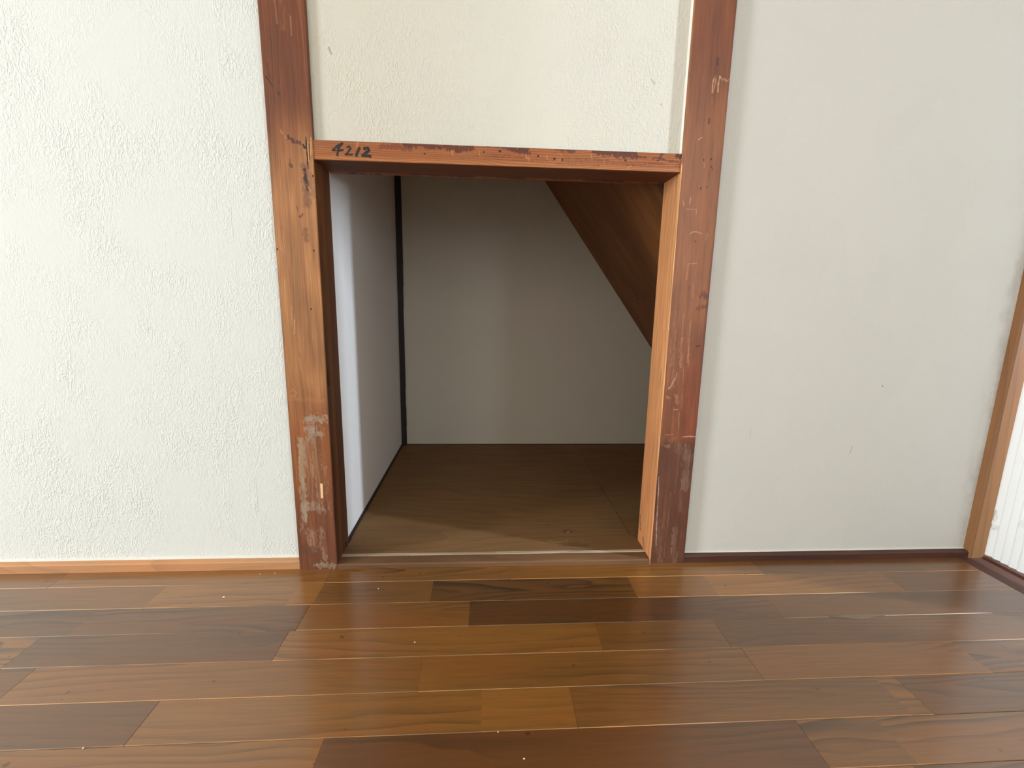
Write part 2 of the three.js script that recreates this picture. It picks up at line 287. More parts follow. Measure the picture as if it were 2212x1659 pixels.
{
  const p = postRightPaint, S = (L, w, col, a, o) => p.stroke(L.map(([x, y]) => [x - IN + DEPTH, y]), w, col, a, o);
  const K = [214, 176, 146];
  // pale scratched marks high on the post
  S([[0.463, 1.175], [0.4605, 1.16], [0.461, 1.143]], 0.0028, K, 0.75, { rough: 0.5 }); S([[0.4665, 1.178], [0.467, 1.165], [0.4625, 1.145]], 0.0024, K, 0.65, { rough: 0.5 }); S([[0.475, 1.178], [0.4735, 1.16], [0.474, 1.147]], 0.003, K, 0.7, { rough: 0.6 }); S([[0.475, 1.177], [0.479, 1.173]], 0.003, K, 0.6); S([[0.482, 1.17], [0.486, 1.174], [0.49, 1.168], [0.5, 1.173]], 0.003, K, 0.45, { rough: 0.8 });
  S([[0.462, 1.135], [0.463, 1.12]], 0.002, [180, 130, 96], 0.5);
  S([[0.4395, 1.047], [0.4465, 1.052]], 0.0034, [196, 150, 115], 0.75, { rough: 0.5 }); S([[0.467, 1.212], [0.4675, 1.2]], 0.005, [70, 36, 22], 0.7); S([[0.46, 1.09], [0.46, 1.082]], 0.005, [78, 42, 26], 0.6);
  for (const [x, y] of [[0.455, 1.005], [0.4725, 1.0075], [0.454, 0.944], [0.469, 0.947]]) S([[x, y + 0.001], [x, y - 0.001]], 0.0026, [24, 8, 4], 0.95, { bump: -0.5, rough: 0.2 });
  S([[0.458, 0.998], [0.459, 0.99]], 0.003, [180, 125, 88], 0.6); S([[0.475, 0.99], [0.478, 0.986]], 0.004, [70, 36, 24], 0.7, { rough: 0.8 });
  S([[0.416, 0.916], [0.418, 0.905]], 0.002, K, 0.45); S([[0.433, 0.924], [0.4315, 0.91]], 0.0025, K, 0.5); S([[0.424, 0.898], [0.447, 0.8985]], 0.002, K, 0.5, { streak: 0.5, along: 100 }); S([[0.449, 0.898], [0.449, 0.888]], 0.0018, K, 0.4);
  S([[0.437, 0.843], [0.444, 0.848], [0.452, 0.849], [0.46, 0.847], [0.466, 0.845]], 0.0022, K, 0.55, { rough: 0.5 });
  S([[0.48, 0.845], [0.478, 0.83]], 0.0025, K, 0.35); S([[0.4525, 0.828], [0.4535, 0.826]], 0.004, [86, 48, 32], 0.8);
  S([[0.439, 0.776], [0.461, 0.778]], 0.0022, K, 0.5, { streak: 0.4, along: 100 }); S([[0.4405, 0.776], [0.4395, 0.74]], 0.003, K, 0.35, { streak: 0.5 }); S([[0.459, 0.76], [0.459, 0.7]], 0.006, K, 0.22, { streak: 0.7 });
  S([[0.447, 0.722], [0.4495, 0.719]], 0.003, [90, 50, 34], 0.6);
  S([[0.482, 0.705], [0.497, 0.7]], 0.02, [82, 44, 36], 0.55, { rough: 0.7, soft: 0.9 }); S([[0.472, 0.672], [0.495, 0.68]], 0.014, [84, 44, 34], 0.5, { rough: 0.7, soft: 0.9 }); S([[0.48, 0.582], [0.486, 0.583]], 0.006, [70, 34, 24], 0.7, { rough: 0.6 });
  // vertical pale scratches around knee height
  const rs = rng(5);
  for (const [x, y0, y1, w, a] of [[0.419, 0.665, 0.53, 0.006, 0.4], [0.439, 0.66, 0.6, 0.005, 0.45], [0.441, 0.6, 0.53, 0.008, 0.5], [0.4585, 0.645, 0.56, 0.004, 0.5], [0.461, 0.6, 0.53, 0.004, 0.4], [0.427, 0.575, 0.48, 0.005, 0.4], [0.446, 0.56, 0.52, 0.007, 0.5], [0.4605, 0.56, 0.54, 0.006, 0.5], [0.452, 0.53, 0.42, 0.003, 0.4], [0.45, 0.415, 0.38, 0.004, 0.4], [0.434, 0.43, 0.36, 0.003, 0.25], [0.423, 0.62, 0.5, 0.004, 0.35], [0.413, 0.6, 0.45, 0.006, 0.28]])
    S([[x, y0], [x + (rs() - 0.5) * 0.004, (y0 + y1) / 2], [x + 0.002, y1]], w, [186, 140, 106], a, { streak: 0.7, rough: 0.7, seed: (x * 1000) | 0, along: 30 });
  S([[0.431, 0.5], [0.426, 0.487], [0.419, 0.476]], 0.005, K, 0.55, { rough: 0.7 }); S([[0.436, 0.515], [0.433, 0.5]], 0.003, K, 0.45); S([[0.416, 0.456], [0.422, 0.452]], 0.006, [190, 142, 96], 0.5, { rough: 0.8 }); S([[0.438, 0.458], [0.442, 0.44]], 0.009, [186, 140, 98], 0.5, { rough: 0.9 });
  S([[0.436, 0.423], [0.447, 0.4225]], 0.003, K, 0.5, { rough: 0.6 }); S([[0.4505, 0.415], [0.4525, 0.37]], 0.003, [184, 140, 112], 0.5, { streak: 0.4 });
  S([[0.464, 0.351], [0.482, 0.3535], [0.4995, 0.3515]], 0.0034, [206, 176, 152], 0.75, { rough: 0.6 }); S([[0.417, 0.356], [0.436, 0.358]], 0.004, K, 0.35, { rough: 1 }); S([[0.43, 0.34], [0.442, 0.345]], 0.01, [170, 130, 110], 0.35, { rough: 1, streak: 0.5 }); S([[0.42, 0.33], [0.43, 0.326]], 0.008, [170, 135, 118], 0.45, { rough: 1 });
  // grey film on the lowest third
  const F = [146, 124, 116];
  S([[0.457, 0.325], [0.483, 0.3]], 0.026, F, 0.4, { rough: 0.9, streak: 0.5, seed: 41, along: 40 }); S([[0.48, 0.32], [0.484, 0.215]], 0.022, F, 0.55, { rough: 0.6, streak: 0.7, seed: 42, along: 14 }); S([[0.458, 0.3], [0.457, 0.2]], 0.006, F, 0.5, { streak: 0.6, seed: 43 }); S([[0.4725, 0.26], [0.475, 0.15]], 0.01, F, 0.35, { streak: 1, seed: 44 }); S([[0.468, 0.1], [0.472, 0.005]], 0.022, F, 0.55, { rough: 0.6, streak: 0.8, seed: 45, along: 16 }); S([[0.488, 0.15], [0.488, 0.02]], 0.008, F, 0.35, { streak: 1, seed: 46 });
  S([[0.436, 0.19], [0.434, 0.1]], 0.008, [150, 88, 52], 0.5, { streak: 0.7, seed: 47 }); S([[0.446, 0.2], [0.444, 0.02]], 0.006, F, 0.3, { streak: 0.9, seed: 48 }); S([[0.42, 0.12], [0.432, 0.005]], 0.016, F, 0.35, { rough: 0.9, streak: 0.8, seed: 49 });
  S([[0.4105, 0.245], [0.4135, 0.2], [0.4155, 0.12], [0.419, 0.05]], 0.003, [196, 190, 190], 0.7, { rough: 0.5, streak: 0.3 }); S([[0.409, 0.25], [0.4095, 0.14]], 0.004, [60, 32, 26], 0.6);
  const I = (L, w, col, a, o) => p.stroke(L.map(([z, y]) => [DEPTH + z, y]), w, col, a, o);
  I([[-0.04, 0.36], [-0.02, 0.345]], 0.02, [228, 178, 140], 0.35, { rough: 0.9, streak: 0.7, along: 60 }); I([[-0.006, 0.35], [-0.006, 0.3]], 0.006, [235, 200, 175], 0.5, { rough: 0.7, streak: 0.5 }); I([[-0.11, 0.93], [-0.09, 0.915]], 0.012, [222, 172, 130], 0.4, { rough: 0.9 }); I([[-0.1, 0.47], [-0.1, 0.4]], 0.003, [120, 74, 46], 0.5); I([[-0.095, 0.09], [-0.085, 0.055]], 0.01, [120, 74, 46], 0.6, { rough: 0.8 }); I([[-0.06, 0.04], [-0.05, 0.02]], 0.01, [128, 80, 50], 0.5, { rough: 0.8 });
}
// lintel: front (v 0..0.04 from the bottom), x along u from the left post
const LT = { w: 0.82, h: 0.17 };
const lintelPaint = new Paint(2048, 400, LT.w, LT.h).fill((x, y) => {
  const front = y < 0.0405, X = x - IN;
  const d = y * 150 + 2.2 * noise(x * 4, y * 26, 101) + 0.9 * noise(x * 12, y * 60, 102) + 1.6 * noise(x * 1.7, 3, 103);
  const f = d - Math.floor(d), late = Math.pow(f, 3) - 0.25, fib = noise(x * 22, y * 700, 104);
  const blotch = fbm(x * 12, y * 40, 105);
  let c = front ? mix3([166, 104, 62], [150, 86, 46], clamp(0.4 + blotch)) : [112, 66, 36];
  if (front) c = mix3(c, [190, 128, 80], 0.5 * (1 - sstep(0.004, 0.012, y)));
  const k = 1 - (front ? 0.3 : 0.1) * late + 0.06 * fib + 0.1 * blotch;
  return [c[0] * k, c[1] * k, c[2] * k, 0.5 - 0.14 * late];
});
{
  const p = lintelPaint, S = (L, w, col, a, o) => p.stroke(L.map(([x, y]) => [x + IN, y - LINTEL0]), w, col, a, o);
  const D = [92, 46, 36], E = { rough: 0.7, soft: 0.5, seed: 3 };
  // remains of a darker coat along the upper edge
  S([[-0.4, 1.012], [-0.37, 1.008], [-0.33, 1.006]], 0.016, [150, 92, 50], 0.6, E); S([[-0.26, 1.008], [-0.2, 1.0065]], 0.013, [124, 62, 38], 0.7, E);
  S([[-0.21, 1.015], [-0.15, 1.013], [-0.1, 1.01], [-0.068, 1.012]], 0.014, D, 0.85, E); S([[-0.1, 1.004], [-0.075, 1.006]], 0.008, D, 0.6, E); S([[-0.035, 1.018], [0.0, 1.0165]], 0.006, D, 0.85, E);
  S([[0.004, 1.016], [0.03, 1.01], [0.058, 1.006]], 0.012, D, 0.9, E); S([[0.02, 1.015], [0.055, 1.013]], 0.009, D, 0.85, E);
  S([[0.115, 1.0165], [0.16, 1.012]], 0.008, [104, 54, 38], 0.85, E); S([[0.205, 1.013], [0.25, 1.011], [0.3, 1.007]], 0.013, D, 0.9, E); S([[0.24, 1.016], [0.3, 1.014]], 0.009, D, 0.85, E); S([[0.3, 1.006], [0.325, 1.005]], 0.004, D, 0.8, E);
  S([[0.362, 1.016], [0.357, 1.006]], 0.01, D, 0.85, E); S([[0.36, 1.004], [0.377, 0.999], [0.4, 0.998]], 0.004, D, 0.75, E); S([[0.34, 1.003], [0.356, 1.006]], 0.003, D, 0.7, E); S([[0.396, 1.01], [0.404, 1.009]], 0.01, [74, 34, 24], 0.9, E);
  for (const [x, y, r] of [[-0.04, 1.004, 0.003], [-0.005, 1.0065, 0.0048], [0.08, 0.9995, 0.004], [0.117, 0.995, 0.0045], [0.135, 0.994, 0.005], [0.278, 0.9975, 0.0038], [0.266, 0.998, 0.002], [0.352, 0.9995, 0.004], [-0.17, 0.996, 0.004], [-0.29, 1.0, 0.003]]) S([[x, y], [x + 0.001, y]], r, [40, 14, 6], 0.9, { bump: -0.5, rough: 0.3 });
  for (const [x, y] of [[0.054, 0.999], [0.2, 1.004], [0.229, 0.994], [0.1, 1.001], [-0.11, 1.0], [-0.05, 1.0], [0.06, 0.992]]) S([[x, y + 0.004], [x + 0.0015, y - 0.005]], 0.0025, [214, 150, 98], 0.6, { rough: 0.7 });
  S([[0.098, 0.998], [0.104, 0.992], [0.12, 0.989], [0.131, 0.992], [0.131, 1.005], [0.126, 1.008]], 0.004, [190, 124, 72], 0.5, { rough: 0.6 }); S([[0.286, 0.982], [0.292, 0.987]], 0.004, [205, 150, 100], 0.5, { rough: 0.7 }); S([[-0.312, 1.014], [-0.315, 1.006]], 0.005, [205, 140, 110], 0.55, { rough: 0.6 });
  // grain lines under the coat
  for (const [y, x0, x1, a] of [[0.998, 0.13, 0.24, 0.55], [0.9945, 0.14, 0.36, 0.4], [0.991, 0.1, 0.33, 0.35], [0.9855, 0.12, 0.22, 0.45], [0.993, 0.32, 0.405, 0.5], [0.9875, 0.28, 0.405, 0.45], [1.001, -0.05, 0.02, 0.4], [0.996, -0.06, 0.05, 0.5], [0.99, -0.04, 0.07, 0.35]]) S([[x0, y], [(x0 + x1) / 2, y - 0.0008], [x1, y - 0.001]], 0.0024, [104, 52, 26], a, { rough: 0.8, streak: 0.4, freq: 60, along: 400 });
  // handwritten number in black brush ink
  const INK = [26, 15, 10], w = { rough: 0.35, soft: 0.35 };
  S([[-0.353, 1.0075], [-0.366, 0.997]], 0.0050, INK, 0.95, w); S([[-0.366, 0.9965], [-0.355, 0.9955], [-0.345, 0.9975]], 0.0048, INK, 0.95, w); S([[-0.346, 1.0105], [-0.354, 0.9995], [-0.357, 0.987]], 0.0059, INK, 0.95, w);
  S([[-0.3355, 1.003], [-0.331, 1.0055], [-0.3285, 1.001], [-0.334, 0.994], [-0.339, 0.9885]], 0.0045, INK, 0.9, w); S([[-0.3395, 0.9885], [-0.326, 0.9885]], 0.0050, [44, 22, 12], 0.95, w);
  S([[-0.3095, 1.0025], [-0.3135, 0.995], [-0.316, 0.987]], 0.0062, INK, 0.95, w);
  S([[-0.298, 1.0015], [-0.2925, 1.0035], [-0.289, 0.999], [-0.296, 0.993], [-0.303, 0.988]], 0.0067, INK, 0.95, w); S([[-0.304, 0.9875], [-0.288, 0.9865]], 0.0067, INK, 0.95, w);
}
const WOOD = { roughness: 0.6 };
const woodMat = (p, bump, o = {}) => new THREE.MeshStandardMaterial({ map: p.map(), bumpMap: p.bump(), bumpScale: bump, ...WOOD, ...o });
const leftPostMat = woodMat(postLeftPaint, 0.0012, { color: new THREE.Color(0.9, 0.83, 0.72) }), rightPostMat = woodMat(postRightPaint, 0.0012, { color: new THREE.Color(0.93, 0.87, 0.76) }), lintelMat = woodMat(lintelPaint, 0.0012, { color: new THREE.Color(0.92, 0.84, 0.68) });

// plain timber: grain along v (1 m) and u 0.25 m
function timber(seed, a, b, { rings = 40, amp = 0.16, w = 256, h = 1024, mw = 0.25, mh = 1 } = {}) {
  return new Paint(w, h, mw, mh).fill((x, y) => {
    const g = grain(x, y, seed, { rings }), bl = fbm(x * 20, y * 5, seed + 4), k = 1 + amp * g + 0.1 * bl, c = mix3(a, b, clamp(0.5 + bl));
    return [c[0] * k, c[1] * k, c[2] * k, 0.5 + 0.15 * g];
  });
}
const tanWood = woodMat(timber(110, [200, 148, 104], [186, 132, 90], { amp: 0.07, rings: 16 }), 0.0006), darkWood = woodMat(timber(115, [92, 54, 40], [70, 40, 30]), 0.0008), sillWood = woodMat(timber(120, [128, 92, 60], [98, 68, 44], { amp: 0.1, rings: 20 }), 0.001), blackWood = woodMat(timber(125, [42, 26, 18], [30, 18, 12], { w: 128, h: 512 }), 0.0006), postWood = woodMat(timber(130, [152, 106, 66], [130, 88, 54], { amp: 0.08 }), 0.0008), plyCeiling = woodMat(timber(135, [142, 86, 38], [112, 66, 28], { rings: 9, amp: 0.1, w: 512, mw: 0.9 }), 0.0003, { roughness: 0.6 });
const caulk = new THREE.MeshStandardMaterial({ color: C(240, 238, 230), roughness: 0.7 });

// floor boards: eight sheets of grain, u along 1.3 m, v across 0.09 m
const plankMats = [0, 1, 2, 3, 4, 5, 6, 7].map(s => {
  const r = rng(200 + s), flame = s % 2 === 0, cv = 0.02 + 0.05 * r(), curve = 6 + 10 * r();
  const p = new Paint(2048, 176, 1.3, 0.09).fill((x, y) => {
    const warp = 1.3 * noise(x * 2.4, y * 20, 210 + s) + 0.45 * noise(x * 9, y * 50, 220 + s);
    const d = flame ? Math.abs(y - cv) * 62 + 0.3 * curve * (x % 0.65) + warp * 1.1 : y * 48 + 1.4 * noise(x * 1.6, 1, 230 + s) + warp * 0.7;
    const f = d - Math.floor(d), late = Math.pow(f, 2.6) * (1 - sstep(0.92, 1, f));
    const amp = clamp(0.45 + 0.9 * noise(x * 3.3, y * 12, 240 + s)) * (flame ? 0.5 : 0.26);
    const fib = noise(x * 30, y * 800, 250 + s) * 0.5 + noise(x * 11, y * 330, 260 + s) * 0.5, bl = fbm(x * 5, y * 22, 270 + s), wide = noise(x * 1.6, y * 3, 280 + s);
    const k = 1 - amp * late + 0.075 * fib + 0.17 * bl + 0.12 * wide;
    const c = mix3([134, 88, 34], [120, 74, 26], clamp(0.5 + bl));
    return [c[0] * k, c[1] * k, c[2] * k, 0.5 + 0.05 * fib - 0.12 * late * amp];
  });
  for (let q = 0; q < 5; q++) { const x = r() * 1.3, y = r() * 0.09; p.stroke([[x, y], [x + 0.004 * r(), y + 0.001]], 0.003 + 0.003 * r(), [70, 40, 18], 0.6, { rough: 0.8 }); }
  return new THREE.MeshPhysicalMaterial({ map: p.map(), bumpMap: p.bump(), bumpScale: 0.0003, vertexColors: true, roughness: 0.42, ior: 1.6, clearcoat: 1, clearcoatRoughness: 0.2 });
});
// closet floor: dull plywood
const plyFloorPaint = new Paint(1024, 1024, 1.2, 1.2).fill((x, y) => {
  const d = y * 26 + 2.2 * noise(x * 1.5, y * 5, 301) + 0.8 * noise(x * 4, y * 14, 302), f = d - Math.floor(d), late = Math.pow(f, 2.2), fib = noise(x * 10, y * 300, 303), bl = fbm(x * 6, y * 14, 304);
  const k = 1 - 0.07 * late + 0.05 * fib + 0.12 * bl, c = mix3([132, 96, 56], [114, 80, 43], clamp(0.5 + bl));
  return [c[0] * k, c[1] * k, c[2] * k, 0.5 - 0.1 * late];
});
{
  const p = plyFloorPaint, S = (L, w, col, a, o) => p.stroke(L.map(([x, z]) => [x + 0.45, z + 1.1]), w, col, a, o);
  S([[0.206, -0.151], [0.226, -0.15]], 0.016, [84, 56, 34], 0.8, { rough: 0.8, soft: 0.8 }); S([[0.212, -0.147], [0.216, -0.148]], 0.007, [180, 145, 108], 0.8); S([[0.175, -0.073], [0.255, -0.072]], 0.008, [92, 62, 40], 0.75, { rough: 0.8, soft: 0.8 }); S([[0.205, -0.083], [0.235, -0.086]], 0.006, [98, 68, 44], 0.6, { rough: 0.8 }); S([[0.0, -0.12], [0.055, -0.126]], 0.007, [96, 66, 42], 0.6, { rough: 0.7, soft: 0.8 }); S([[0.15, -0.1], [0.165, -0.09], [0.19, -0.092], [0.205, -0.1]], 0.005, [176, 140, 104], 0.5, { rough: 0.6 }); S([[0.16, -0.19], [0.17, -0.19]], 0.007, [100, 70, 46], 0.6); S([[0.43, -0.3], [0.47, -0.305]], 0.008, [84, 58, 38], 0.6, { rough: 0.7 }); S([[-0.36, -0.77], [-0.355, -0.77]], 0.008, [60, 36, 22], 0.7);
}
const plyFloor = woodMat(plyFloorPaint, 0.0004, { roughness: 0.75 });
const wornEdge = woodMat(timber(310, [190, 174, 156], [150, 126, 100], { amp: 0.2, w: 128, h: 1024, mw: 0.12 }), 0.0008, { roughness: 0.8 });

// ---------------------------------------------------------------- the setting: walls
const wallLeft = structure(group('wall_left_of_closet'));
part('wallpaper_panel', box(ROOM_L, 0.018, -0.09, -OUT + 0.004, CEIL, -0.02, [2.0, 0], WS), paperLeft, wallLeft);
const wallUpper = structure(group('wall_above_closet'));
part('wallpaper_panel', box(-IN - 0.004, LINTEL1 - 0.002, -0.09, IN + 0.004, CEIL, -0.011, [0.7, -1.0], WS), paperUpper, wallUpper);
part('caulk_bead', prism([[IN - 0.0026, -0.012], [IN - 0.0022, -0.006], [IN + 0.001, -0.003], [IN + 0.001, -0.012]], (a, b, t) => [a, t, b], LINTEL1, CEIL), caulk, wallUpper);
const wallRight = structure(group('wall_right_of_closet'));
part('wallpaper_panel', box(OUT - 0.004, 0.014, -0.09, P3 + 0.004, CEIL, -0.02, [-0.5, 0], WS), paperRight, wallRight);

const sideWall = structure(group('wall_left'));     // with the opening of window_1
{ const [, y, z] = WINDOWS[0].at, w = WINDOWS[0].w / 2, h = WINDOWS[0].h / 2, a = ROOM_L - 0.12, b = ROOM_L;
  part('wall_panel', mergeGeometries([box(a, 0, -0.12, b, CEIL, z - w), box(a, 0, z + w, b, CEIL, ROOM_F + 0.12), box(a, 0, z - w, b, y - h, z + w), box(a, y + h, z - w, b, CEIL, z + w)]), plaster, sideWall); }
const rearWall = structure(group('wall_rear'));
{ const [x, y] = WINDOWS[1].at, w = WINDOWS[1].w / 2, h = WINDOWS[1].h / 2, a = ROOM_F, b = ROOM_F + 0.12;
  part('wall_panel', mergeGeometries([box(ROOM_L, 0, a, x - w, CEIL, b), box(x + w, 0, a, ROOM_R + 0.09, CEIL, b), box(x - w, 0, a, x + w, y - h, b), box(x - w, y + h, a, x + w, CEIL, b)]), plaster, rearWall); }
const doorEnd = 0.45, doorTop = 1.95;
const rightWall = structure(group('wall_right'));   // with the doorway to the hall
part('wall_panel', mergeGeometries([...(() => { const [, y, z] = WINDOWS[3].at, w = WINDOWS[3].w / 2, h = WINDOWS[3].h / 2, a = ROOM_R, b = ROOM_R + 0.09; return [box(a, 0, doorEnd, b, CEIL, z - w), box(a, 0, z + w, b, CEIL, ROOM_F), box(a, 0, z - w, b, y - h, z + w), box(a, y + h, z - w, b, CEIL, z + w)]; })(), box(ROOM_R, doorTop, -0.12, ROOM_R + 0.09, CEIL, doorEnd)]), plaster, rightWall);
structure(mesh('ceiling', box(ROOM_L - 0.12, CEIL, -0.12, ROOM_R + 0.09, CEIL + 0.1, ROOM_F + 0.12), plaster));
// hall beyond the doorway
const HX = 2.9;
const hall = structure(group('wall_hall'));
{ const [, y, z] = WINDOWS[2].at, w = WINDOWS[2].w / 2, h = WINDOWS[2].h / 2, a = HX, b = HX + 0.12;
  part('wall_panel', mergeGeometries([box(a, 0, -0.3, b, CEIL, z - w), box(a, 0, z + w, b, CEIL, 2.5), box(a, 0, z - w, b, y - h, z + w), box(a, y + h, z - w, b, CEIL, z + w), box(ROOM_R - 0.008, 0, -0.42, HX + 0.12, CEIL, -0.125), box(ROOM_R + 0.09, 0, 2.5, HX + 0.12, CEIL, 2.62)]), plaster, hall); }
structure(mesh('ceiling_hall', box(ROOM_R + 0.09, CEIL, -0.42, HX + 0.12, CEIL + 0.1, 2.62), plaster));
structure(mesh('floor_hall', box(ROOM_R + 0.06, -0.05, -0.3, HX, 0, 2.5), postWood));

// windows: frame, frosted pane and the daylight that comes through it
const paneGlow = c => new THREE.MeshStandardMaterial({ color: C(235, 238, 240), roughness: 0.5, emissive: new THREE.Color(...c), emissiveIntensity: 1.1 });
for (const wd of WINDOWS) {
  const g = structure(group(wd.name)), d = new THREE.Vector3(...wd.dir), { w, h } = wd;
  g.position.set(...wd.at); g.lookAt(g.position.clone().add(d));
  part('window_pane', new THREE.BoxGeometry(w - 0.06, h - 0.06, 0.006).translate(0, 0, -0.05), paneGlow(wd.color), g);
  part('window_frame', mergeGeometries([[-w / 2 + 0.02, 0, 0.04, h], [w / 2 - 0.02, 0, 0.04, h], [0, h / 2 - 0.02, w - 0.08, 0.04], [0, -h / 2 + 0.02, w - 0.08, 0.04]].map(([x, y, a, b]) => new THREE.BoxGeometry(a, b, 0.06).translate(x, y, -0.05))), postWood, g);
  const light = new THREE.RectAreaLight(new THREE.Color(...wd.color), wd.power, w - 0.09, h - 0.09);
  light.name = 'daylight'; light.position.copy(g.position).addScaledVector(d, -0.035); light.lookAt(light.position.clone().add(d)); scene.add(light);
}

// baseboards between the posts
const baseL = structure(group('baseboard_left'));
part('board', prism([[0, -0.02], [0, -0.003], [0.0195, -0.003], [0.022, -0.006], [0.0255, -0.02]], (a, b, t) => [t, a, b], ROOM_L, -OUT, { across: 4, along: 1, swap: false }), tanWood, baseL);
part('caulk_bead', box(ROOM_L, 0.024, -0.021, -OUT, 0.0275, -0.0165), caulk, baseL);
const baseR = structure(group('baseboard_right'));
part('board', prism([[0, -0.02], [0, -0.004], [0.0155, -0.004], [0.018, -0.007], [0.0195, -0.02]], (a, b, t) => [t, a, b], OUT, P3 + 0.002, { across: 4, along: 1 }), darkWood, baseR);
part('caulk_bead', box(OUT, 0.0185, -0.021, P3, 0.0215, -0.0172), caulk, baseR);

// ---------------------------------------------------------------- floor of boards
const floor = structure(group('floor'));
const r0 = 0.05595, pitch = 0.08109, borderX = 1.285;
function plankGeometry(x0, x1, z0, z1, tint, edge, seed) {
  const r = rng(seed), P = [], N = [], U = [], K = [], I = [], ch = 0.0009, gap = 0.00025, u0 = r() * 1.3, v0 = r() * 0.004, flip = r() < 0.5 ? -1 : 1;
  x0 += 0.00008; x1 -= 0.00008; z0 += gap; z1 -= gap;
  const n = Math.max(2, Math.round((x1 - x0) / 0.03));
  const put = (x, y, z, nx, ny, nz, c) => { P.push(x, y, z); N.push(nx, ny, nz); U.push((flip * x + u0) / 1.3, (z - z0 + v0) / 0.09); K.push(c[0], c[1], c[2]); return P.length / 3 - 1; };
  const strip = (rows) => { for (let q = 0; q + 1 < rows.length; q++) for (let i = 0; i + 1 < rows[q].length; i++) { const a = rows[q][i], b = rows[q][i + 1], c = rows[q + 1][i + 1], d = rows[q + 1][i]; I.push(a, b, c, a, c, d); } };
  const ce = 0.0004, xs = [...Array(n + 1).keys()].map(i => x0 + ce + (x1 - x0 - 2 * ce) * i / n);
  const rowAt = (y, z, nn, cs) => xs.map((x, i) => put(x, y, z, ...nn, typeof cs === 'function' ? cs(i) : cs)).reverse();
  const wear = []; let w = 0.5; for (let i = 0; i <= n; i++) { w = clamp(w + (r() - 0.5) * 0.7, 0, 1); wear.push(1.0 + edge * w); }
  const e = i => [tint[0] * wear[i], tint[1] * wear[i] * 1.14, tint[2] * wear[i] * 1.5], s = Math.SQRT1_2;
  strip([rowAt(0, z0 + ch, [0, 1, 0], tint), rowAt(0, z1 - ch, [0, 1, 0], tint)]);
  strip([rowAt(0, z1 - ch, [0, s, s], e), rowAt(-ch, z1, [0, s, s], e)]);
  strip([rowAt(-ch, z1, [0, 0, 1], e), rowAt(-0.012, z1, [0, 0, 1], tint)]);
  strip([rowAt(-ch, z0, [0, s, -s], e), rowAt(0, z0 + ch, [0, s, -s], e)]);
  strip([rowAt(-0.012, z0, [0, 0, -1], tint), rowAt(-ch, z0, [0, 0, -1], tint)]);
  for (const [x, sx] of [[x0, -1], [x1, 1]]) {
    const q = r() < 0.35 ? 0.6 : 0.12, ec = [tint[0] * (1 + edge * q), tint[1] * (1 + edge * q * 1.2), tint[2] * (1 + edge * q * 1.6)], xi = x - sx * ce;
    const a = put(xi, 0, z0 + ch, sx * s, s, 0, ec), b = put(xi, 0, z1 - ch, sx * s, s, 0, ec), c = put(x, -ch, z1, sx * s, s, 0, ec), d = put(x, -ch, z0, sx * s, s, 0, ec), f = put(x, -0.012, z1, sx, 0, 0, tint), g = put(x, -0.012, z0, sx, 0, 0, tint);
    if (sx > 0) I.push(a, b, c, a, c, d, d, c, f, d, f, g); else I.push(a, c, b, a, d, c, d, f, c, d, g, f);
  }
  const g = new THREE.BufferGeometry();
  g.setAttribute('position', new THREE.Float32BufferAttribute(P, 3)); g.setAttribute('normal', new THREE.Float32BufferAttribute(N, 3)); g.setAttribute('uv', new THREE.Float32BufferAttribute(U, 2)); g.setAttribute('color', new THREE.Float32BufferAttribute(K, 3)); g.setIndex(I);
  return g;
}
const TONE = { tan: [1.06, 1.05, 1.0], mid: [0.92, 0.9, 0.86], brown: [0.7, 0.67, 0.63], red: [0.57, 0.5, 0.44], dark: [0.48, 0.46, 0.45], grey: [0.56, 0.53, 0.53], pale: [1.2, 1.2, 1.16] };
const ROWS = [      // joints from left to right, tone of each board
  { j: [-4.5, -3.2, -2.4, -1.75, -1.06, -0.42, 0.033, 0.69, borderX], t: ['mid', 'mid', 'tan', 'mid', 'tan', 'tan', 'mid', 'brown'] },
  { j: [-4.5, -3.2, -2.1, -1.42, -0.788, -0.42, -0.157, 0.33, 1.002, borderX], t: ['mid', 'tan', 'mid', 'mid', 'pale', 'tan', 'brown', 'mid', 'brown'] },
  { j: [-4.5, -3.2, -2.6, -1.9, -1.1, -0.425, -0.065, 0.635, borderX], t: ['mid', 'mid', 'brown', 'tan', 'brown', 'mid', 'red', 'dark'] },
  { j: [-4.5, -3.2, -2.2, -1.55, -0.923, -0.437, 0.205, 0.47, borderX], t: ['mid', 'tan', 'mid', 'pale', 'grey', 'tan', 'mid', 'brown'] },
  { j: [-4.5, -3.2, -2.4, -1.5, -0.859, -0.15, 0.488, 0.944, borderX], t: ['mid', 'mid', 'tan', 'brown', 'tan', 'tan', 'mid', 'mid'] },
  { j: [-4.5, -3.2, -2.0, -1.25, -0.586, 0.122, 0.74, borderX], t: ['mid', 'tan', 'mid', 'brown', 'tan', 'tan', 'brown'] },
  { j: [-4.5, -3.2, -2.3, -1.6, -0.95, -0.284, 0.49, borderX], t: ['mid', 'mid', 'tan', 'brown', 'tan', 'red', 'tan'] },
  { j: [-4.5, -3.2, -2.1, -1.35, -0.7, -0.05, 0.62, borderX], t: ['mid', 'tan', 'mid', 'tan', 'mid', 'tan', 'mid'] },
];
const GR = [[3, 1, 3, 5, 7, 2, 3, 5], [3, 3, 5, 1, 7, 0, 4, 5, 1], [3, 1, 3, 5, 4, 2, 6, 3], [3, 5, 1, 4, 3, 7, 1, 6], [3, 1, 7, 3, 5, 1, 2, 4], [3, 3, 1, 5, 7, 6, 2], [3, 5, 3, 1, 7, 3, 4], [3, 1, 2, 3, 4, 5, 6]];
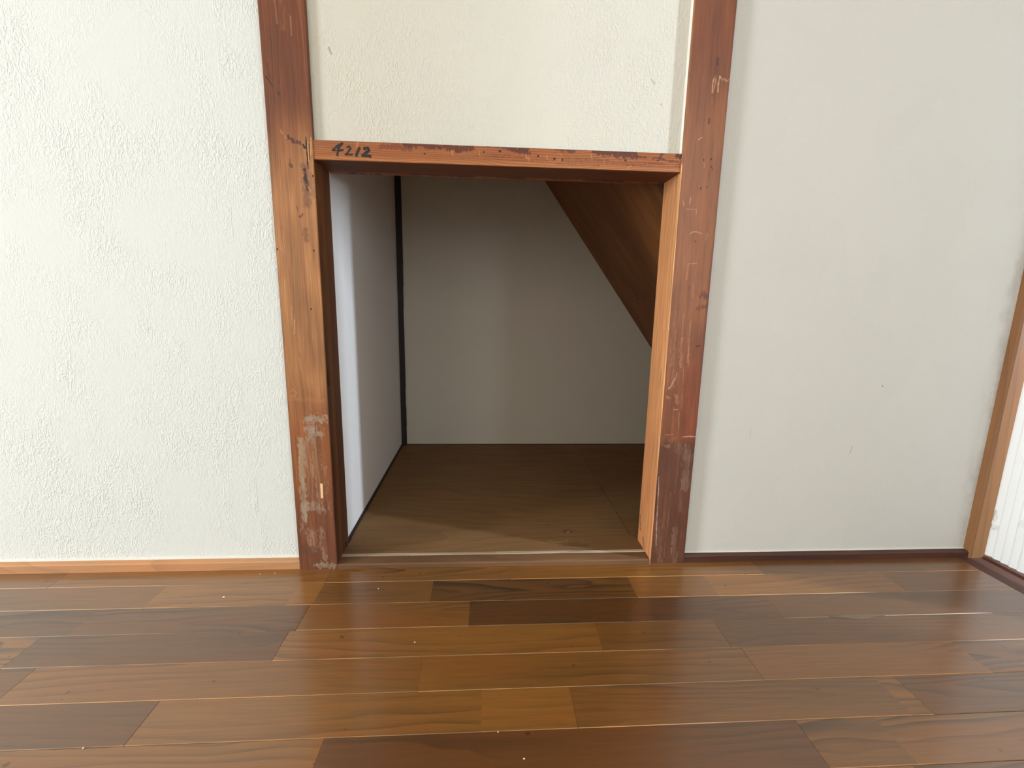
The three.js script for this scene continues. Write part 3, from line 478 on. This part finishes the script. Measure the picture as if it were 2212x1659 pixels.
ROWS.forEach((row, k) => {
  const z0 = k ? r0 + (k - 1) * pitch : -0.018, z1 = r0 + k * pitch;
  for (let i = 0; i + 1 < row.j.length; i++)
    part('plank', plankGeometry(row.j[i], row.j[i + 1], z0, z1, TONE[row.t[i]], 1.7, 1000 + k * 20 + i), plankMats[GR[k][i]], floor);
});
{ // boards behind the camera, joined
  const rest = [], r = rng(77);
  for (let z = r0 + 7 * pitch, k = 0; z < ROOM_F; z += pitch, k++) for (let x = -4.5 - (k % 3) * 0.3; x < borderX; x += 0.9) { const t = 0.75 + 0.35 * r(); rest.push(plankGeometry(Math.max(x, -4.5), Math.min(x + 0.9, borderX), z, Math.min(z + pitch, ROOM_F), [t, t * 0.98, t * 0.95], 0.6, 3000 + k * 9 + Math.round(x * 4))); }
  part('board_field', mergeGeometries(rest), plankMats[1], floor).userData.kind = 'stuff';
  part('subfloor', box(ROOM_L - 0.12, -0.06, -0.0185, ROOM_R + 0.06, -0.0125, ROOM_F + 0.12), darkWood, floor);
}
{ // lifted flake of lacquer over a joint at the right
  const sh = new THREE.Shape(); sh.moveTo(-0.06, 0.0005); sh.quadraticCurveTo(-0.02, 0.004, 0.012, 0.0045); sh.quadraticCurveTo(0.045, 0.004, 0.075, 0.001); sh.quadraticCurveTo(0.03, -0.001, 0.03, -0.006); sh.quadraticCurveTo(0.006, -0.0135, -0.014, -0.007); sh.quadraticCurveTo(-0.03, -0.002, -0.06, 0.0005);
  const g = new THREE.ExtrudeGeometry(sh, { depth: 0.0001, bevelEnabled: true, bevelSize: 0.0012, bevelThickness: 0.0003, bevelSegments: 1, curveSegments: 10 }).rotateX(-Math.PI / 2).translate(0.80, 0.0003, r0 + 2 * pitch);
  part('lacquer_flake', g, new THREE.MeshStandardMaterial({ color: C(112, 90, 70), roughness: 0.5 }), floor);
}
// dark threshold board along the doorway
const threshold = group('threshold_board');
part('board', prism([[borderX + 0.0004, -0.012], [borderX + 0.0004, -0.0008], [borderX + 0.0014, 0.0002], [ROOM_R + 0.058, 0.0002], [ROOM_R + 0.058, -0.012]], (a, b, t) => [a, b, t], -0.018, ROOM_F, { across: 4, along: 1 }), darkWood, threshold);
part('guide_rail', box(ROOM_R - 0.062, 0.0002, 0.0, ROOM_R - 0.052, 0.006, doorEnd), darkWood, threshold);
tag(threshold, 'dark brown threshold board on the floor under the white ribbed door', 'threshold');

// ---------------------------------------------------------------- posts and lintel
const UV = { across: 1 / PT.w, along: 1 / PT.h };
const upright = (a, b, t) => [a, t, b];
const leftPost = group('wooden_post');
{
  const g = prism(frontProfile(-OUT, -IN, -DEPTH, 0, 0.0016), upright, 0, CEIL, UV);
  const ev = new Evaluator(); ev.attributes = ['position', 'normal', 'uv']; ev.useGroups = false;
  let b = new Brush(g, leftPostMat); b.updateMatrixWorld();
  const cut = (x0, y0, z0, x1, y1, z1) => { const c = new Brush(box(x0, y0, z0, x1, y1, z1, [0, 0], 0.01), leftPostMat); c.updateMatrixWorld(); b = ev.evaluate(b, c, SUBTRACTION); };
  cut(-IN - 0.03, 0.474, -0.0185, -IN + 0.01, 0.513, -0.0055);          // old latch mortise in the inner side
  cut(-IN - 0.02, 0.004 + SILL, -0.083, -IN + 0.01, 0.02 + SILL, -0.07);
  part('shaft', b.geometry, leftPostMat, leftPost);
}
tag(leftPost, 'scuffed brown wooden post at the left of the low closet opening', 'post');
const rightPost = group('wooden_post');
part('shaft', prism(squareProfile(IN, OUT, -DEPTH, 0, 0.0016).map(([x, z], i) => [x, z]), upright, 0, CEIL, UV), rightPostMat, rightPost);
tag(rightPost, 'reddish brown scratched wooden post at the right of the closet opening, its inner side pale', 'post');
const cornerPost = group('wooden_post');
part('shaft', prism(squareProfile(P3, P3 + PW, -DEPTH, 0, 0.003), upright, 0, CEIL, { across: 4, along: 1 }), postWood, cornerPost);
tag(cornerPost, 'narrow brown wooden post in the far right corner beside the white ribbed door', 'post');

const lintel = group('wooden_lintel');
// profile from the front's bottom corner up, over the top, back and under; u along x
part('beam', (() => {
  const y0 = LINTEL0, y1 = LINTEL1, z0 = -0.112, z1 = -0.002, c = 0.0012;
  const prof = [[y0 + c, z1], [y1 - c, z1], [y1, z1 - c], [y1, z0], [y0, z0], [y0, z1 - c]];
  return prism(prof, (a, b, t) => [t, a, b], -IN, IN, { across: 1 / LT.h, along: 1 / LT.w, swap: true, v0: -IN });
})(), lintelMat, lintel);
tag(lintel, 'horizontal wooden lintel over the closet opening with the number 4212 in black ink', 'lintel');

// sill of the opening
const sill = group('wooden_sill');
part('board', prism([[0, -0.0005], [0.0095, -0.0005], [0.0118, -0.0022], [SILL, -0.006], [SILL, -0.036], [0, -0.036]].map(([y, z]) => [y, z]), (a, b, t) => [t, a, b], -IN, IN, { across: 4, along: 1, swap: false }), sillWood, sill);
part('worn_edge', prism([[0, -0.0361], [SILL - 0.0008, -0.0361], [SILL + 0.0016, -0.0375], [SILL + 0.002, -0.0455], [0, -0.0455]], (a, b, t) => [t, a, b], -IN, IN, { across: 8, along: 1 }), wornEdge, sill).userData.label = 'pale worn back edge of the sill';
tag(sill, 'low reddish brown wooden sill on the floor across the closet opening', 'sill');

// ---------------------------------------------------------------- inside the closet
const CX0 = -0.415, CX1 = 1.2;
const closetFloor = structure(group('floor_closet'));
{
  const y1 = SILL + 0.001, y0 = -0.01, K = 1 / 1.2, off = [0.45, 1.1];
  const jx = 0.394, jz = -0.129;
  part('floor_sheet', mergeGeometries([box(CX0, y0, BACK, jx - 0.0006, y1, jz, off, K), box(-IN, y0, jz, IN, y1, -0.0457, off, K)]), plyFloor, closetFloor);
  part('floor_sheet', box(jx + 0.0006, y0, BACK, CX1, y1 - 0.0006, jz - 0.0008, [0.9, 0.6], K), plyFloor, closetFloor);
}
const closetLeft = structure(group('wall_closet_left'));
part('wallpaper_panel', box(CX0 - 0.05, 0, BACK - 0.06, CX0, 2.2, -DEPTH, [1.1, 0.1], WS), paperClosetSide, closetLeft);
part('floor_trim', prism([[CX0, 0], [CX0 + 0.006, 0], [CX0 + 0.006, SILL + 0.006], [CX0 + 0.004, SILL + 0.008], [CX0, SILL + 0.008]], (a, b, t) => [a, b, t], BACK, -DEPTH, { across: 4, along: 1 }), blackWood, closetLeft);
const closetBack = structure(group('wall_closet_back'));
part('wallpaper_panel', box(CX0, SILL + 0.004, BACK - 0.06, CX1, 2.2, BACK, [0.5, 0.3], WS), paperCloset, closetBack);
part('floor_gap', box(CX0, 0, BACK - 0.05, CX1, SILL + 0.004, BACK - 0.012), blackWood, closetBack);
const innerPost = group('corner_batten');
{ // thin post in the far left corner, its edge a little ragged where the paper stops
  const r = rng(9), gs = [];
  for (let k = 0; k < 24; k++) { const y = SILL + 0.001 + k * 0.09, w = 0.0225 + 0.0016 * r() + (k > 7 ? 0.002 : -0.0005); gs.push(box(CX0 + 0.0002, y, BACK + 0.0002, CX0 + w, y + 0.09, BACK + 0.012, [0, 0], 4)); }
  part('batten', mergeGeometries(gs), blackWood, innerPost);
}
tag(innerPost, 'thin dark wooden batten upright in the back left corner inside the closet', 'batten');
// sloping underside of the stairs: dark plywood, a little higher at the front
const stairs = structure(group('ceiling_closet'));
{
  const slope = -1.37, yb = x => 1.18 + slope * (x - 0.218), lift = 0.075, xa = -0.42, xb = 1.06, zf = -0.131;
  const c = [[xa, yb(xa), BACK], [xb, yb(xb), BACK], [xb, yb(xb) + lift, zf], [xa, yb(xa) + lift, zf]];
  const P = [], U = [], t = 0.03, q = [...c, ...c.map(([x, y, z]) => [x + t * 0.8, y + t * 0.6, z])];
  const quad = (a, b, d, e) => { for (const k of [a, b, d, a, d, e]) { P.push(...q[k]); U.push((q[k][2] + 1) / 0.9, q[k][0] * 1.7); } };
  quad(0, 1, 2, 3); quad(7, 6, 5, 4); quad(3, 2, 6, 7); quad(0, 4, 5, 1); quad(0, 3, 7, 4); quad(1, 5, 6, 2);
  const g = new THREE.BufferGeometry(); g.setAttribute('position', new THREE.Float32BufferAttribute(P, 3)); g.setAttribute('uv', new THREE.Float32BufferAttribute(U, 2)); g.computeVertexNormals();
  part('plywood_panel', g, plyCeiling, stairs);
}
// lower edge of the stair string just behind the lintel
const string_ = group('stair_stringer');
{
  const y = x => 0.977 - 1.475 * (x - 0.402), xa = 0.25, xb = 0.95, h = 0.09;
  part('board', prism([[xa, y(xa)], [xb, y(xb)], [xb, y(xb) + h * 1.6], [xa, y(xa) + h * 1.6]], (a, b, t) => [a, b, t], -0.13, -0.1125, { across: 4, along: 4 }), darkWood, string_);
}
tag(string_, 'dark sloping edge of the stairs in the upper right corner behind the lintel', 'stringer');

// ---------------------------------------------------------------- white ribbed door, folded back at the right edge
const door = group('ribbed_door');
{
  const px = 1.345, z0 = 0.012, z1 = 0.3, y0 = 0.021, y1 = 1.92, rib = 0.0192;
  const prof = z => { const f = ((z - z0) / rib) % 1; return 0.0048 * Math.sin(Math.PI * Math.pow(f, 0.62)); };
  const holes = (y, z) => {
    const a = (y - 0.131) / 0.024, zz = z - 0.0195;         // drop-shaped slot above, rounded slot below
    if (a > -0.35 && a < 1 && Math.abs(zz) < 0.0058 * (a < 0 ? Math.sqrt(1 - (a / 0.35) ** 2) : (1 - a) ** 0.8)) return true;
    if (Math.hypot((y - 0.107) / 0.0075, (z - 0.0225) / (y > 0.109 ? 0.0095 : 0.0085)) < 1 && y < 0.1125) return true;
    if (Math.hypot((y - 0.147) / 0.008, (z - 0.082) / 0.011) < 1) return true;
    return Math.hypot((y - 0.118) / 0.006, (z - 0.092) / 0.006) < 1;
  };
  const ys = [y0]; for (let y = 0.09; y <= 0.165; y += 0.0015) ys.push(y); for (let k = 1; k <= 8; k++) ys.push(0.165 + (y1 - 0.165) * k / 8);
  const nz = Math.round((z1 - z0) / 0.0012), P = [], U = [], I = [];
  for (const y of ys) for (let i = 0; i <= nz; i++) { const z = z0 + (z1 - z0) * i / nz; P.push(px - prof(z), y, z); U.push(z, y); }
  for (let j = 0; j + 1 < ys.length; j++) for (let i = 0; i < nz; i++) {
    if (ys[j] > 0.085 && ys[j] < 0.165 && holes((ys[j] + ys[j + 1]) / 2, z0 + (z1 - z0) * (i + 0.5) / nz)) continue;
    const a = j * (nz + 1) + i, b = a + 1, c = a + nz + 1, d = c + 1; I.push(a, b, d, a, d, c);
  }
  const g = new THREE.BufferGeometry(); g.setAttribute('position', new THREE.Float32BufferAttribute(P, 3)); g.setAttribute('uv', new THREE.Float32BufferAttribute(U, 2)); g.setIndex(I); g.computeVertexNormals();
  const sheet = new THREE.MeshPhysicalMaterial({ color: C(244, 245, 245), roughness: 0.95, transmission: 0.13, thickness: 0, side: THREE.DoubleSide });
  part('ribbed_sheet', g, sheet, door);
  part('inner_core', mergeGeometries([box(px + 0.0008, 0.121, 0.0128, px + 0.0016, 0.1565, 0.0262), box(px + 0.0008, 0.0982, 0.0122, px + 0.0016, 0.1138, 0.0322), box(px + 0.0008, 0.138, 0.0698, px + 0.0016, 0.1562, 0.0942), box(px + 0.0008, 0.1112, 0.085, px + 0.0016, 0.1248, 0.099)]), new THREE.MeshStandardMaterial({ color: C(232, 230, 225), roughness: 0.95 }), door);
  part('head_rail', box(px - 0.012, y1, 0.0, px + 0.03, doorTop, doorEnd), caulk, door);
}
tag(door, 'white vertically ribbed folding door at the right edge of the picture', 'door');

// ---------------------------------------------------------------- crumbs on the floor
const crumbMat = new THREE.MeshStandardMaterial({ color: C(240, 228, 205), roughness: 0.8 });
const crumbs = [
  [-0.63, 0.106, 0.0042, 'largest pale crumb, lying on the boards left of the left post'],
  [-0.592, 0.016, 0.0024, 'tiny pale crumb close to the left baseboard, nearest the left wall'],
  [-0.557, 0.014, 0.0026, 'tiny pale crumb close to the left baseboard, nearest the left post'],
  [-0.643, 0.463, 0.0028, 'tiny pale crumb in the lower left of the floor'],
  [-0.285, 0.085, 0.0026, 'tiny pale crumb in front of the left end of the sill'],
  [-0.172, 0.262, 0.0027, 'tiny pale crumb alone in the middle of the floor, left of centre'],
  [-0.009, 0.463, 0.002, 'tiny pale crumb on a board joint at the bottom centre'],
  [0.029, 0.508, 0.0024, 'tiny pale crumb nearest the bottom edge, at the centre'],
];
crumbs.forEach(([x, z, s, label], k) => {
  const g = new THREE.IcosahedronGeometry(s / 2, 1), p = g.attributes.position;
  for (let i = 0; i < p.count; i++) { const q = 1 + 0.3 * noise(p.getX(i) * 900 + k * 7, p.getY(i) * 900 + p.getZ(i) * 700, 400); p.setXYZ(i, p.getX(i) * q * 1.25, p.getY(i) * q * 0.75, p.getZ(i) * q); }
  g.computeVertexNormals(); g.computeBoundingBox();
  const o = mesh('crumb', g, crumbMat); o.position.set(x, -g.boundingBox.min.y, z); o.rotation.y = k * 1.3;
  tag(o, label, 'crumb', 'pale crumbs on the floor boards');
});

renderer.render(scene, camera);
